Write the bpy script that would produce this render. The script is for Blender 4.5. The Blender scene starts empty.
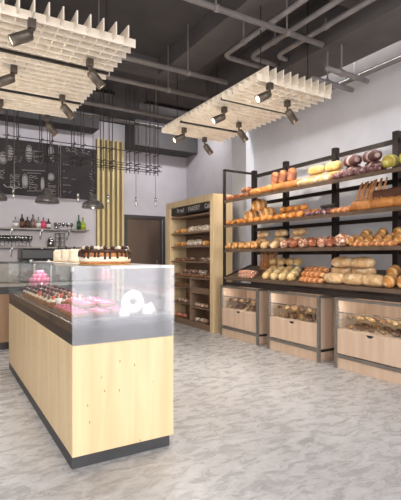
import bpy, bmesh, math, random
from mathutils import Vector, Matrix
R = random.Random(7)
S = bpy.context.scene
COL = S.collection
PI = math.pi
S.view_settings.view_transform = 'Standard'
S.view_settings.look = 'None'
S.view_settings.gamma = 1
S.view_settings.use_curve_mapping = False
S.view_settings.exposure = 0.08
EYE = 1.25
VX, VY = .5135, .8581

def px_on_x(px, X):      # depth Y where the sight line through image column px meets the plane X
    r = (px-200.5)/436
    return X*(VY-VX*r)/(VX+VY*r)
def px_on_y(px, Y):
    r = (px-200.5)/436
    return Y*(VX+VY*r)/(VY-VX*r)

# ------------------------------------------------------------------ materials
def srgb(c):
    return tuple(((x/255)/12.92 if x/255 <= .04045 else (((x/255)+.055)/1.055)**2.4) for x in c)+(1,)
def base_mat(name):
    m = bpy.data.materials.new(name); m.use_nodes = True
    nt = m.node_tree; b = nt.nodes['Principled BSDF']
    return m, nt, b
def link(nt, a, b): nt.links.new(a, b)
def mat(name, c, rough=.5, metal=0, c2=None, scale=20, stretch=(1,1,1), bump=0, bscale=60, emis=None, es=0, lo=.35, hi=.65, detail=4, spec=None, sss=0):
    m, nt, b = base_mat(name)
    b.inputs['Roughness'].default_value = rough
    b.inputs['Metallic'].default_value = metal
    if spec is not None: b.inputs['Specular IOR Level'].default_value = spec
    if sss:
        b.inputs['Subsurface Weight'].default_value = sss; b.inputs['Subsurface Radius'].default_value = (.03,.02,.01)
    tc = nt.nodes.new('ShaderNodeTexCoord')
    mp = nt.nodes.new('ShaderNodeMapping'); mp.inputs['Scale'].default_value = stretch
    link(nt, tc.outputs['Object'], mp.inputs['Vector'])
    n = nt.nodes.new('ShaderNodeTexNoise'); n.inputs['Scale'].default_value = scale; n.inputs['Detail'].default_value = detail
    link(nt, mp.outputs[0], n.inputs['Vector'])
    rp = nt.nodes.new('ShaderNodeValToRGB')
    rp.color_ramp.elements[0].position = lo; rp.color_ramp.elements[1].position = hi
    c1 = srgb(c); cc2 = srgb(c2) if c2 else tuple(x*.85 for x in c1[:3])+(1,)
    rp.color_ramp.elements[0].color = c1; rp.color_ramp.elements[1].color = cc2
    link(nt, n.outputs[0], rp.inputs[0]); link(nt, rp.outputs[0], b.inputs['Base Color'])
    if bump:
        n2 = nt.nodes.new('ShaderNodeTexNoise'); n2.inputs['Scale'].default_value = bscale; n2.inputs['Detail'].default_value = 3
        link(nt, mp.outputs[0], n2.inputs['Vector'])
        bp = nt.nodes.new('ShaderNodeBump'); bp.inputs['Strength'].default_value = bump; bp.inputs['Distance'].default_value = .01
        link(nt, n2.outputs[0], bp.inputs['Height']); link(nt, bp.outputs[0], b.inputs['Normal'])
    if emis:
        b.inputs['Emission Color'].default_value = srgb(emis); b.inputs['Emission Strength'].default_value = es
    return m
def bread_mat(name, crust, slash, freq=0, thr=.62, rough=.5, speck=None, skew=.6):
    """crust with colour variation; light slashes (bands across the length) or floury patches"""
    m, nt, b = base_mat(name)
    b.inputs['Roughness'].default_value = rough
    tc = nt.nodes.new('ShaderNodeTexCoord')
    oi = nt.nodes.new('ShaderNodeObjectInfo')
    add = nt.nodes.new('ShaderNodeVectorMath'); add.operation = 'ADD'
    link(nt, tc.outputs['Object'], add.inputs[0]); link(nt, oi.outputs['Random'], add.inputs[1])
    n = nt.nodes.new('ShaderNodeTexNoise'); n.inputs['Scale'].default_value = 16; n.inputs['Detail'].default_value = 4
    link(nt, add.outputs[0], n.inputs['Vector'])
    r1 = nt.nodes.new('ShaderNodeValToRGB')
    c = srgb(crust)
    r1.color_ramp.elements[0].position = .3; r1.color_ramp.elements[1].position = .7
    r1.color_ramp.elements[0].color = (c[0]*.72, c[1]*.6, c[2]*.5, 1); r1.color_ramp.elements[1].color = (min(1,c[0]*1.15), min(1,c[1]*1.15), min(1,c[2]*1.15), 1)
    link(nt, n.outputs[0], r1.inputs[0])
    if freq:
        mp = nt.nodes.new('ShaderNodeMapping'); mp.inputs['Rotation'].default_value = (0,0,skew)
        link(nt, tc.outputs['Object'], mp.inputs['Vector'])
        w = nt.nodes.new('ShaderNodeTexWave'); w.inputs['Scale'].default_value = freq; w.inputs['Distortion'].default_value = 1.5
        link(nt, mp.outputs[0], w.inputs['Vector']); fac = w.outputs['Fac']
    else:
        w = nt.nodes.new('ShaderNodeTexNoise'); w.inputs['Scale'].default_value = speck or 30; w.inputs['Detail'].default_value = 3
        link(nt, add.outputs[0], w.inputs['Vector']); fac = w.outputs[0]
    r2 = nt.nodes.new('ShaderNodeValToRGB'); r2.color_ramp.elements[0].position = thr; r2.color_ramp.elements[1].position = thr+.12
    link(nt, fac, r2.inputs[0])
    mx = nt.nodes.new('ShaderNodeMix'); mx.data_type = 'RGBA'
    link(nt, r2.outputs[0], mx.inputs[0]); link(nt, r1.outputs[0], mx.inputs[6]); mx.inputs[7].default_value = srgb(slash)
    link(nt, mx.outputs[2], b.inputs['Base Color'])
    bp = nt.nodes.new('ShaderNodeBump'); bp.inputs['Strength'].default_value = .5; bp.inputs['Distance'].default_value = .008
    link(nt, fac, bp.inputs['Height']); link(nt, bp.outputs[0], b.inputs['Normal'])
    return m
def glass_mat(name, refl=.1, tint=(.95,.97,.97,1), rough=0.0, edge=.6):
    m = bpy.data.materials.new(name); m.use_nodes = True; nt = m.node_tree
    for n in list(nt.nodes): nt.nodes.remove(n)
    o = nt.nodes.new('ShaderNodeOutputMaterial'); mx = nt.nodes.new('ShaderNodeMixShader')
    t = nt.nodes.new('ShaderNodeBsdfTransparent'); t.inputs[0].default_value = tint
    g = nt.nodes.new('ShaderNodeBsdfGlossy'); g.inputs['Roughness'].default_value = rough; g.inputs[0].default_value = (1,1,1,1)
    lw = nt.nodes.new('ShaderNodeLayerWeight'); lw.inputs[0].default_value = .35
    mr = nt.nodes.new('ShaderNodeMapRange'); mr.inputs['To Min'].default_value = refl; mr.inputs['To Max'].default_value = edge
    link(nt, lw.outputs['Facing'], mr.inputs[0]); link(nt, mr.outputs[0], mx.inputs[0])
    link(nt, t.outputs[0], mx.inputs[1]); link(nt, g.outputs[0], mx.inputs[2]); link(nt, mx.outputs[0], o.inputs[0])
    return m
def wood_mat(name, c, c2, vertical='z', rough=.45, knots=False):
    m, nt, b = base_mat(name); b.inputs['Roughness'].default_value = rough
    tc = nt.nodes.new('ShaderNodeTexCoord'); mp = nt.nodes.new('ShaderNodeMapping')
    sc = {'z': (1,1,.07), 'y': (1,.07,1), 'x': (.07,1,1)}[vertical]
    mp.inputs['Scale'].default_value = sc; link(nt, tc.outputs['Object'], mp.inputs['Vector'])
    n = nt.nodes.new('ShaderNodeTexNoise'); n.inputs['Scale'].default_value = 14; n.inputs['Detail'].default_value = 6; n.inputs['Distortion'].default_value = .6
    link(nt, mp.outputs[0], n.inputs['Vector'])
    rp = nt.nodes.new('ShaderNodeValToRGB'); rp.color_ramp.elements[0].position = .3; rp.color_ramp.elements[1].position = .7
    rp.color_ramp.elements[0].color = srgb(c); rp.color_ramp.elements[1].color = srgb(c2)
    link(nt, n.outputs[0], rp.inputs[0]); out = rp.outputs[0]
    if knots:
        mp2 = nt.nodes.new('ShaderNodeMapping'); mp2.inputs['Scale'].default_value = (1,1,.45)
        link(nt, tc.outputs['Object'], mp2.inputs['Vector'])
        v = nt.nodes.new('ShaderNodeTexVoronoi'); v.inputs['Scale'].default_value = 24; link(nt, mp2.outputs[0], v.inputs['Vector'])
        r2 = nt.nodes.new('ShaderNodeValToRGB'); r2.color_ramp.elements[0].position = .05; r2.color_ramp.elements[1].position = .13
        link(nt, v.outputs['Distance'], r2.inputs[0])
        mx = nt.nodes.new('ShaderNodeMix'); mx.data_type = 'RGBA'
        link(nt, r2.outputs[0], mx.inputs[0]); mx.inputs[6].default_value = srgb((176,128,78)); link(nt, out, mx.inputs[7]); out = mx.outputs[2]
    link(nt, out, b.inputs['Base Color'])
    return m
def floor_mat():
    m, nt, b = base_mat('polished_stone_floor')
    tc = nt.nodes.new('ShaderNodeTexCoord'); mp = nt.nodes.new('ShaderNodeMapping')
    mp.inputs['Scale'].default_value = (.9,1.8,1); mp.inputs['Rotation'].default_value = (0,0,.12)
    link(nt, tc.outputs['Object'], mp.inputs['Vector'])
    n = nt.nodes.new('ShaderNodeTexNoise'); n.inputs['Scale'].default_value = 7; n.inputs['Detail'].default_value = 10; n.inputs['Roughness'].default_value = .72; n.inputs['Distortion'].default_value = .7
    link(nt, mp.outputs[0], n.inputs['Vector'])
    rp = nt.nodes.new('ShaderNodeValToRGB'); e = rp.color_ramp.elements
    e[0].position = .27; e[0].color = srgb((158,156,156)); e[1].position = .76; e[1].color = srgb((226,225,228))
    k = e.new(.5); k.color = srgb((188,186,186))
    link(nt, n.outputs[0], rp.inputs[0])
    n2 = nt.nodes.new('ShaderNodeTexNoise'); n2.inputs['Scale'].default_value = 2.6; n2.inputs['Detail'].default_value = 7; n2.inputs['Distortion'].default_value = 2.2
    link(nt, mp.outputs[0], n2.inputs['Vector'])
    r2 = nt.nodes.new('ShaderNodeValToRGB'); f = r2.color_ramp.elements
    f[0].position = .485; f[0].color = (1,1,1,1); f[1].position = .515; f[1].color = (1,1,1,1); q = f.new(.5); q.color = (.62,.61,.6,1)
    link(nt, n2.outputs[0], r2.inputs[0])
    mx = nt.nodes.new('ShaderNodeMix'); mx.data_type = 'RGBA'; mx.blend_type = 'MULTIPLY'; mx.inputs[0].default_value = .6
    link(nt, rp.outputs[0], mx.inputs[6]); link(nt, r2.outputs[0], mx.inputs[7]); link(nt, mx.outputs[2], b.inputs['Base Color'])
    b.inputs['Roughness'].default_value = .3
    mr = nt.nodes.new('ShaderNodeMapRange'); mr.inputs['To Min'].default_value = .16; mr.inputs['To Max'].default_value = .4
    link(nt, n.outputs[0], mr.inputs[0]); link(nt, mr.outputs[0], b.inputs['Roughness'])
    return m
M = {}
M['floor'] = floor_mat()
M['ceiling'] = mat('dark_ceiling_paint', (86,82,82), .9, c2=(78,74,74), scale=3)
M['beam'] = mat('dark_beam_paint', (100,95,93), .85, c2=(92,87,85), scale=4)
M['pipe'] = mat('grey_painted_pipe', (140,133,130), .45, c2=(126,119,116), scale=6)
M['wall_back'] = mat('lavender_grey_plaster', (206,200,204), .85, c2=(199,193,197), scale=3)
M['wall_bar'] = mat('warm_grey_plaster', (190,183,178), .85, c2=(182,175,170), scale=3)
M['wall_right'] = mat('cool_grey_plaster', (220,219,222), .85, c2=(213,212,215), scale=3)
M['wall_far'] = mat('mid_grey_plaster', (192,186,188), .85, c2=(185,179,181), scale=3)
M['counter_wood'] = wood_mat('pale_pine_panel', (238,214,172), (226,196,150), 'z', .5, True)
M['shelf_wood'] = wood_mat('light_oak_frame', (234,210,168), (218,190,144), 'z', .55)
M['bin_wood'] = wood_mat('pinkish_beech', (232,206,182), (214,184,158), 'z', .5)
M['inner_wood'] = wood_mat('brown_shelf_wood', (144,118,98), (124,98,80), 'y', .6)
M['slat_wood'] = wood_mat('yellow_batten_wood', (228,210,158), (210,188,134), 'z', .6)
M['slat_back'] = mat('olive_backing_board', (142,122,84), .8, c2=(130,110,74))
M['black'] = mat('black_lacquer', (34,33,34), .35, c2=(40,39,40), scale=8)
M['plinth'] = mat('charcoal_plinth', (66,66,68), .5, c2=(58,58,60), scale=8)
M['steel_dark'] = mat('dark_bronze_metal', (62,54,52), .42, .5, c2=(54,47,45), scale=8)
M['bin_metal'] = mat('brushed_grey_metal', (142,135,128), .4, .35, c2=(126,120,114), scale=12)
M['shelf_tray'] = mat('brown_shelf_board', (120,98,80), .45, c2=(98,80,66), scale=8)
M['rod'] = mat('dark_iron_rod', (88,84,82), .5, .3)
M['lattice'] = mat('cream_lattice_wood', (250,240,224), .7, c2=(240,226,206), scale=9, stretch=(1,1,.3))
M['track'] = mat('black_track', (40,36,34), .5)
M['spot_body'] = mat('bronze_lamp_body', (104,94,84), .4, .5, c2=(84,76,68))
M['lens'] = mat('glowing_lens', (255,240,210), .3, emis=(255,236,205), es=1.6)
M['chalkboard'] = mat('chalkboard', (52,46,46), .85, c2=(62,56,55), scale=4)
M['chalk'] = mat('white_chalk', (176,170,166), .9)
M['pendant'] = mat('pewter_shade', (138,132,130), .35, .5, c2=(96,90,88))
M['bulb'] = glass_mat('clear_bulb_glass', .12)
M['glass'] = glass_mat('clear_case_glass', .05, edge=.28)
M['glass_clear'] = glass_mat('thin_clear_glass', .03, edge=.3)
M['glass_end'] = glass_mat('reflective_end_glass', .125, rough=.09, tint=(.96,.95,.97,1), edge=.8)
M['deckw'] = mat('white_deck', (236,234,232), .25)
M['chrome'] = mat('brushed_chrome', (210,208,206), .25, .8)
M['door_frame'] = mat('dark_grey_door_frame', (74,68,68), .5)
M['door_panel'] = mat('brown_door_panel', (110,92,80), .3, c2=(96,80,70), scale=3, stretch=(1,1,.3))
M['mullion'] = mat('light_grey_mullion', (176,172,170), .5)
M['white'] = mat('white_ceramic', (240,238,234), .3)
M['dark'] = mat('black_plastic', (38,36,38), .35)
# ------------------------------------------------------------------ mesh building
class MB:
    def __init__(s): s.bm = bmesh.new()
    def box(s, x0, x1, y0, y1, z0, z1, mtx=None, bev=0):
        r = bmesh.ops.create_cube(s.bm, size=1)
        vs = r['verts']
        for v in vs:
            v.co = Vector(((x0+x1)/2+v.co.x*(x1-x0), (y0+y1)/2+v.co.y*(y1-y0), (z0+z1)/2+v.co.z*(z1-z0)))
        if bev:
            es = list({e for v in vs for e in v.link_edges})
            rr = bmesh.ops.bevel(s.bm, geom=es, offset=bev, segments=2, affect='EDGES', profile=.5)
            vs = list({v for f in rr['faces'] for v in f.verts} | {v for v in vs if v.is_valid})
        if mtx:
            for v in vs: v.co = mtx @ v.co
        return s
    def tube(s, pts, r, n=10, cap=True):
        pts = [Vector(p) for p in pts]; rings = []
        N = len(pts)
        up = None
        for i, p in enumerate(pts):
            d = ((pts[min(i+1,N-1)]-p).normalized() + (p-pts[max(i-1,0)]).normalized())
            d = d.normalized() if d.length > 1e-6 else Vector((0,0,1))
            a = Vector((0,0,1)) if abs(d.z) < .9 else Vector((1,0,0))
            u = d.cross(a).normalized() if up is None else (up-d*up.dot(d)).normalized()
            up = u; w = d.cross(u)
            rr = r[i] if isinstance(r, (list,tuple)) else r
            rings.append([s.bm.verts.new(p+(u*math.cos(2*PI*k/n)+w*math.sin(2*PI*k/n))*rr) for k in range(n)])
        for i in range(N-1):
            for k in range(n):
                s.bm.faces.new((rings[i][k], rings[i][(k+1)%n], rings[i+1][(k+1)%n], rings[i+1][k]))
        if cap:
            s.bm.faces.new(list(reversed(rings[0]))); s.bm.faces.new(rings[-1])
        return s
    def lathe(s, prof, c=(0,0,0), n=24, mtx=None, wob=None):
        rings = []; c = Vector(c)
        for i, (r, z) in enumerate(prof):
            ring = []
            for k in range(n):
                a = 2*PI*k/n; q = r*(wob(a, i) if wob else 1)
                v = Vector((q*math.cos(a), q*math.sin(a), z))
                if mtx: v = mtx @ v
                ring.append(s.bm.verts.new(v+c))
            rings.append(ring)
        for i in range(len(prof)-1):
            for k in range(n):
                s.bm.faces.new((rings[i][k], rings[i][(k+1)%n], rings[i+1][(k+1)%n], rings[i+1][k]))
        s.bm.faces.new(list(reversed(rings[0]))); s.bm.faces.new(rings[-1])
        return s
    def blob(s, sx, sy, sz, c=(0,0,0), nu=14, nv=9, f=None, flat=.0, p=1.0, mtx=None):
        """ellipsoid, long axis x, flattened underneath, f(u,a)->radius factor"""
        rings = []; c = Vector(c)
        for i in range(nu+1):
            t = -1+2*i/nu; tt = math.sin(t*PI/2)
            rad = max(0.02, (1-abs(tt)**(2*p)))**.5 if p != 1 else max(.02, math.cos(t*PI/2))
            ring = []
            for k in range(nv):
                a = 2*PI*k/nv; q = rad*(f(tt, a) if f else 1)
                z = math.sin(a)*q
                if z < -flat*1.0 and flat: z = -flat-(abs(z)-flat)*.15
                v = Vector((tt*sx, math.cos(a)*q*sy, z*sz))
                if mtx: v = mtx @ v
                ring.append(s.bm.verts.new(v+c))
            rings.append(ring)
        for i in range(nu):
            for k in range(nv):
                s.bm.faces.new((rings[i][k], rings[i+1][k], rings[i+1][(k+1)%nv], rings[i][(k+1)%nv]))
        s.bm.faces.new(rings[0]); s.bm.faces.new(list(reversed(rings[-1])))
        return s
    def build(s, name, m, parent=None, smooth=False, loc=None):
        bmesh.ops.recalc_face_normals(s.bm, faces=s.bm.faces[:])
        me = bpy.data.meshes.new(name); s.bm.to_mesh(me); s.bm.free()
        if smooth:
            for p in me.polygons: p.use_smooth = True
        me.materials.append(M[m] if isinstance(m, str) else m)
        o = bpy.data.objects.new(name, me); COL.objects.link(o)
        if parent: o.parent = parent
        if loc: o.location = loc
        return o
def tag(o, label=None, cat=None, group=None, kind=None):
    if label: o['label'] = label
    if cat: o['category'] = cat
    if group: o['group'] = group
    if kind: o['kind'] = kind
    return o
def empty(name, loc, label, cat, group=None, rz=0):
    o = bpy.data.objects.new(name, None); COL.objects.link(o); o.empty_display_size = .05
    o.location = loc; o.rotation_euler.z = rz
    return tag(o, label, cat, group)
def copy_tree(o, parent=None):
    c = o.copy(); COL.objects.link(c)
    if parent: c.parent = parent
    for ch in [x for x in list(bpy.data.objects) if x.parent == o]: copy_tree(ch, c)
    return c
def struct(name, mb, m, smooth=False):
    return tag(mb.build(name, m, None, smooth), kind='structure')
used = set()
class Proto:
    """first call places the prototype itself, later calls copies of it and its parts"""
    def __init__(s, root): s.root = root; s.used = False
    def put(s, loc, label, group=None, rot=None, scale=None, cat=None):
        o = s.root if not s.used else copy_tree(s.root)
        s.used = True
        o.location = loc
        if rot is not None: o.rotation_euler = rot
        if scale: o.scale = (scale,)*3 if not isinstance(scale, (tuple, list)) else scale
        tag(o, label, cat, group); return o
ORD = ['first','second','third','fourth','fifth','sixth','seventh','eighth','ninth','tenth','eleventh','twelfth','thirteenth','fourteenth','fifteenth','sixteenth']
def nth(i, n):
    if n == 2: return ['left one','right one'][i]
    if i == 0: return 'leftmost'
    if i == n-1: return 'rightmost'
    return ORD[i]+' from left'

# ------------------------------------------------------------------ the room
YB = 9.0; HC = 4.1; YF = -2.6
struct('floor', MB().box(-3.4, 5.2, YF-.1, YB+.2, -.12, 0), 'floor')
struct('ceiling', MB().box(-3.4, 5.2, -.6, YB+.2, HC, HC+.15), 'ceiling')  # stops short of the shop front; unseen opening added to brighten the floor
struct('wall_back', MB().box(-3.4, 5.2, YB, YB+.18, 0, HC), 'wall_back')
struct('wall_left', MB().box(-3.4, -3.2, 2.6, YB, 0, HC).box(-3.4, -3.2, YF, 2.599, 0, .7).box(-3.4, -3.2, YF, 2.599, 3.8, HC), 'wall_bar')
for i, y in enumerate((-.8, 1.0)):  # bars of an unseen side window, added to let in more daylight
    struct('window_%d' % (i+6), MB().box(-3.34, -3.26, y-.06, y+.06, .7, 3.8), 'door_frame')
struct('wall_right', MB().box(4.62, 5.2, YF, 5.95, 0, HC), 'wall_right')
struct('wall_right', MB().box(5.0, 5.2, 5.95, YB, 0, HC), 'wall_far')
struct('trim_1', MB().box(4.45, 4.99, 5.936, 6.35, 0, HC), 'wall_right')      # column
struct('trim_2', MB().box(2.70, 3.12, YF, 5.69, 3.86, HC-.001), 'beam')
struct('trim_3', MB().box(3.63, 4.22, YF, 5.9, 3.55, HC-.001), 'beam')
struct('trim_4', MB().box(4.46, 4.61, YF, 5.9, 3.52, HC-.001), 'beam')
struct('trim_5', MB().box(.6, 3.62, 2.2, 3.05, 3.78, HC-.002), 'beam')
struct('trim_6', MB().box(.2, .6, YF, 5.69, 3.86, HC-.003), 'beam')
struct('trim_7', MB().box(3.46, 4.98, 8.45, 8.98, 3.56, HC-.004), 'ceiling')
struct('trim_8', MB().box(-3.1, 3.1, 5.7, 5.95, 3.9, HC-.005), 'beam')
struct('trim_9', MB().box(-3.18, 2.75, 8.55, 8.98, 3.8, HC-.006), 'ceiling')
# shop front: a glazed facade behind the viewer; daylight comes in between the mullions
for i, x in enumerate((-3.2, -1.2, .6, 2.42, 3.72)):
    struct('window_%d' % (i+1), MB().box(x-.035, x+.035, YF-.05, YF+.05, 0, 3.8), 'mullion')
struct('wall_front', MB().box(-3.2, 4.62, YF-.1, YF+.1, 3.8, HC), 'beam')
# door in the back wall
d = MB(); x0, x1 = 3.42, 4.41
d.box(x0, x0+.08, 8.94, 8.999, 0, 2.08).box(x1-.12, x1-.08, 8.94, 8.999, 0, 2.08).box(x1-.05, x1, 8.94, 8.999, 0, 2.08).box(x0, x1, 8.94, 8.999, 2.08, 2.15)
struct('door_1', d, 'door_frame')
o = MB().box(x0+.08, x1-.12, 8.965, 8.999, 0.01, 2.08).build('door_leaf', 'door_panel', bpy.data.objects['door_1'])
MB().tube([(4.2,8.93,.95),(4.2,8.93,1.15)], .012).build('door_handle', 'chrome', bpy.data.objects['door_1'])
MB().box(x1-.08, x1-.05, 8.95, 8.999, 0, 2.08).build('door_strip', 'chrome', bpy.data.objects['door_1'])
# batten panel
root = empty('slat_wall_panel', (2.82, 8.99, 0), 'tall panel of yellow vertical wood battens between chalkboard and door', 'wall panel')
MB().box(0, .6, -.03, 0, 0, 3.7).build('backing_board', 'slat_back', root)
for i in range(6):
    MB().box(.01+.108*i, .055+.108*i, -.07, -.03, 0, 3.72).build('batten', 'slat_wood', root)

# chalkboards ------------------------------------------------------------
def scribble(mb, x0, x1, z, h, y, r=.006):
    x = x0; pts = []
    while x < x1:
        pts.append((x, y, z+R.uniform(-h/2, h/2))); x += R.uniform(.012, .03)
        if R.random() < .16 and len(pts) > 2:
            mb.tube(pts, r, 4); pts = []; x += .035
    if len(pts) > 2: mb.tube(pts, r, 4)
def ring(mb, cx, cz, rx, rz, y, r=.007, n=16):
    mb.tube([(cx+rx*math.cos(2*PI*k/n), y, cz+rz*math.sin(2*PI*k/n)) for k in range(n+1)], r, 4)
def blobz(mb, cx, cz, rx, rz, y):
    mb.lathe([(.3,-.004),(1,-.003),(1,.003),(.3,.004)], (cx, y, cz), 14, Matrix.Diagonal((rx,1,rz)).to_4x4() @ Matrix.Rotation(PI/2,4,'X'))
by = 8.93
BX = lambda p: px_on_y(p, by)
r1 = empty('chalkboard', (BX(30), 8.99, 2.42), 'wide chalkboard with drawn breads and writing left of the plain list board', 'chalkboard')
L = lambda x: x-BX(30)
MB().box(L(.2), L(BX(59)-.012), -.06, 0, 0, 1.05).build('board', 'chalkboard', r1)
mb = MB(); y = -.064
def Z(py, p=30):
    r = (p-200.5)/436; t = by/(VY-VX*r); return EYE+(256-py)/436*t-2.42
for (p, py, rx, rz) in ((9.5,153,.06,.14),(29,153.5,.055,.16),(51,152,.05,.12),(3,158,.07,.11),(25,181,.05,.14),(42.5,184,.03,.13),(51,177,.06,.07),(52,160,.035,.05)):
    blobz(mb, L(BX(p)), Z(py,p), rx*.78, rz*.78, y+.001)
    ring(mb, L(BX(p)), Z(py,p), rx, rz, y)
for (p0, p1, py, n) in ((10,20,174,7),(29,38,176,7),(48,56,183,7),(0,5,170,5),(35,43,156,4),(14,22,157,3)):
    for k in range(n): scribble(mb, L(BX(p0)), L(BX(p1)), Z(py+k*2.1,p0), .035, y)
for (p0, py0, p1, py1) in ((34,151,43,152),(34,151,34,161),(34,161,43,161.5),(43,152,43,161.5),(16,151,21,151),(27,173,41,173.5),(27,191,41,191),(22,170,45,171)):
    mb.tube([(L(BX(p0)), y, Z(py0,p0)), (L(BX(p1)), y, Z(py1,p1))], .006, 4)
mb.build('chalk_drawing', 'chalk', r1)
r2 = empty('chalkboard', (BX(78), 8.99, 2.42), 'narrower chalkboard with short written lines, next to the yellow battens', 'chalkboard')
L2 = lambda x: x-BX(78)
MB().box(L2(BX(59)+.012), L2(2.80), -.06, 0, 0, 1.05).build('board', 'chalkboard', r2)
MB().box(L2(BX(59)+.015), L2(BX(59)+.03), -.07, -.06, 0, 1.05).build('board_edge', 'pendant', r2)
mb = MB()
for k in range(2): scribble(mb, L2(BX(66)), L2(BX(90)), Z(149.5+k*3,78), .07, y, .008)
for (p0, p1, py) in ((63,68,171),(63,76,178),(63,71,184.5),(63,74,191.5),(63,70,164)):
    scribble(mb, L2(BX(p0)), L2(BX(p1)), Z(py,p0), .035, y)
for k in range(12):
    mb.tube([(L2(BX(91+1.6*math.sin(k))), y, Z(163+k*2.7,93)), (L2(BX(93.5+1.2*math.cos(k*2))), y, Z(164.5+k*2.7,93))], .006, 4)
mb.build('chalk_writing', 'chalk', r2)

# ------------------------------------------------------------------ ceiling pipes
def pipe(pts, r, label, hang=(), ztop=HC, group='exposed pipes under the ceiling'):
    root = empty('ceiling_pipe', pts[0], label, 'pipe', group)
    p0 = Vector(pts[0])
    # round the elbows
    q = [Vector(pts[0])-p0]
    for i in range(1, len(pts)-1):
        a, b, c = (Vector(pts[j]) for j in (i-1, i, i+1))
        da = (a-b).normalized(); dc = (c-b).normalized(); e = .12
        for k in range(7):
            t = k/6; P = (b+da*e)*(1-t)**2+b*2*t*(1-t)+(b+dc*e)*t*t
            q.append(P-p0)
    q.append(Vector(pts[-1])-p0)
    MB().tube(q, r, 14).build('pipe', 'pipe', root, True)
    for h in hang:
        h = Vector(h)-p0
        MB().tube([h, (h.x, h.y, ztop-p0.z)], .009, 8).build('hanger_rod', 'pipe', root)
        d = Vector((.022,0,0)) if abs(pts[1][0]-pts[0][0]) > .5 else Vector((0,.022,0))
        MB().tube([h-d, h+d], r+.008, 14).build('clamp', 'pipe', root)
    return root
zA = 3.5
pipe([(-1.5,3.32,zA),(3.5,3.32,zA)], .028, 'long grey pipe crossing the ceiling nearest to the viewer', [(1.0,3.32,zA),(2.15,3.32,zA),(3.0,3.32,zA)])
pipe([(-1.5,4.68,zA),(3.2,4.68,zA)], .03, 'grey ceiling pipe running between the two lattice panels', [(1.5,4.68,zA),(2.62,4.68,zA)])
pipe([(-1.5,5.30,zA),(3.3,5.30,zA)], .03, 'grey ceiling pipe just behind the pipe between the lattices', [(1.6,5.30,zA),(2.66,5.30,zA)])
pipe([(-1.5,6.35,zA),(3.6,6.35,zA)], .03, 'grey ceiling pipe in front of the rod frame', [(1.3,6.35,zA),(2.97,6.35,zA)])
pipe([(-1.5,7.1,3.56),(3.6,7.1,3.56)], .03, 'farthest straight grey ceiling pipe behind the rod frame', [(1.6,7.1,3.56),(3.2,7.1,3.56)])
pipe([(2.89,1.5,3.62),(2.89,4.30,3.62),(3.6,4.30,3.62)], .028, 'bent grey ceiling pipe, outermost of the three elbows', [(2.89,3.9,3.62)], 3.86)
pipe([(3.17,1.5,3.62),(3.17,4.16,3.62),(3.6,4.16,3.62)], .028, 'bent grey ceiling pipe, middle of the three elbows', [(3.17,3.7,3.62)])
pipe([(3.42,1.5,3.62),(3.42,3.98,3.62),(3.6,3.98,3.62)], .028, 'bent grey ceiling pipe, innermost elbow beside the wide beam', [(3.42,3.2,3.62)], 3.7)
pipe([(4.34,1.0,3.42),(4.34,5.6,3.42)], .025, 'thin pipe along the top of the right wall', [(4.34,2.7,3.42),(4.34,3.6,3.42)])
pipe([(3.5,3.28,3.24),(4.18,3.28,3.24)], .03, 'short capped pipe stub near the right wall, nearer one', [(3.75,3.28,3.24)], 3.55)
pipe([(3.5,3.48,3.2),(4.16,3.48,3.2)], .03, 'short capped pipe stub near the right wall, farther one', [(3.75,3.48,3.2)], 3.55)

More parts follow.
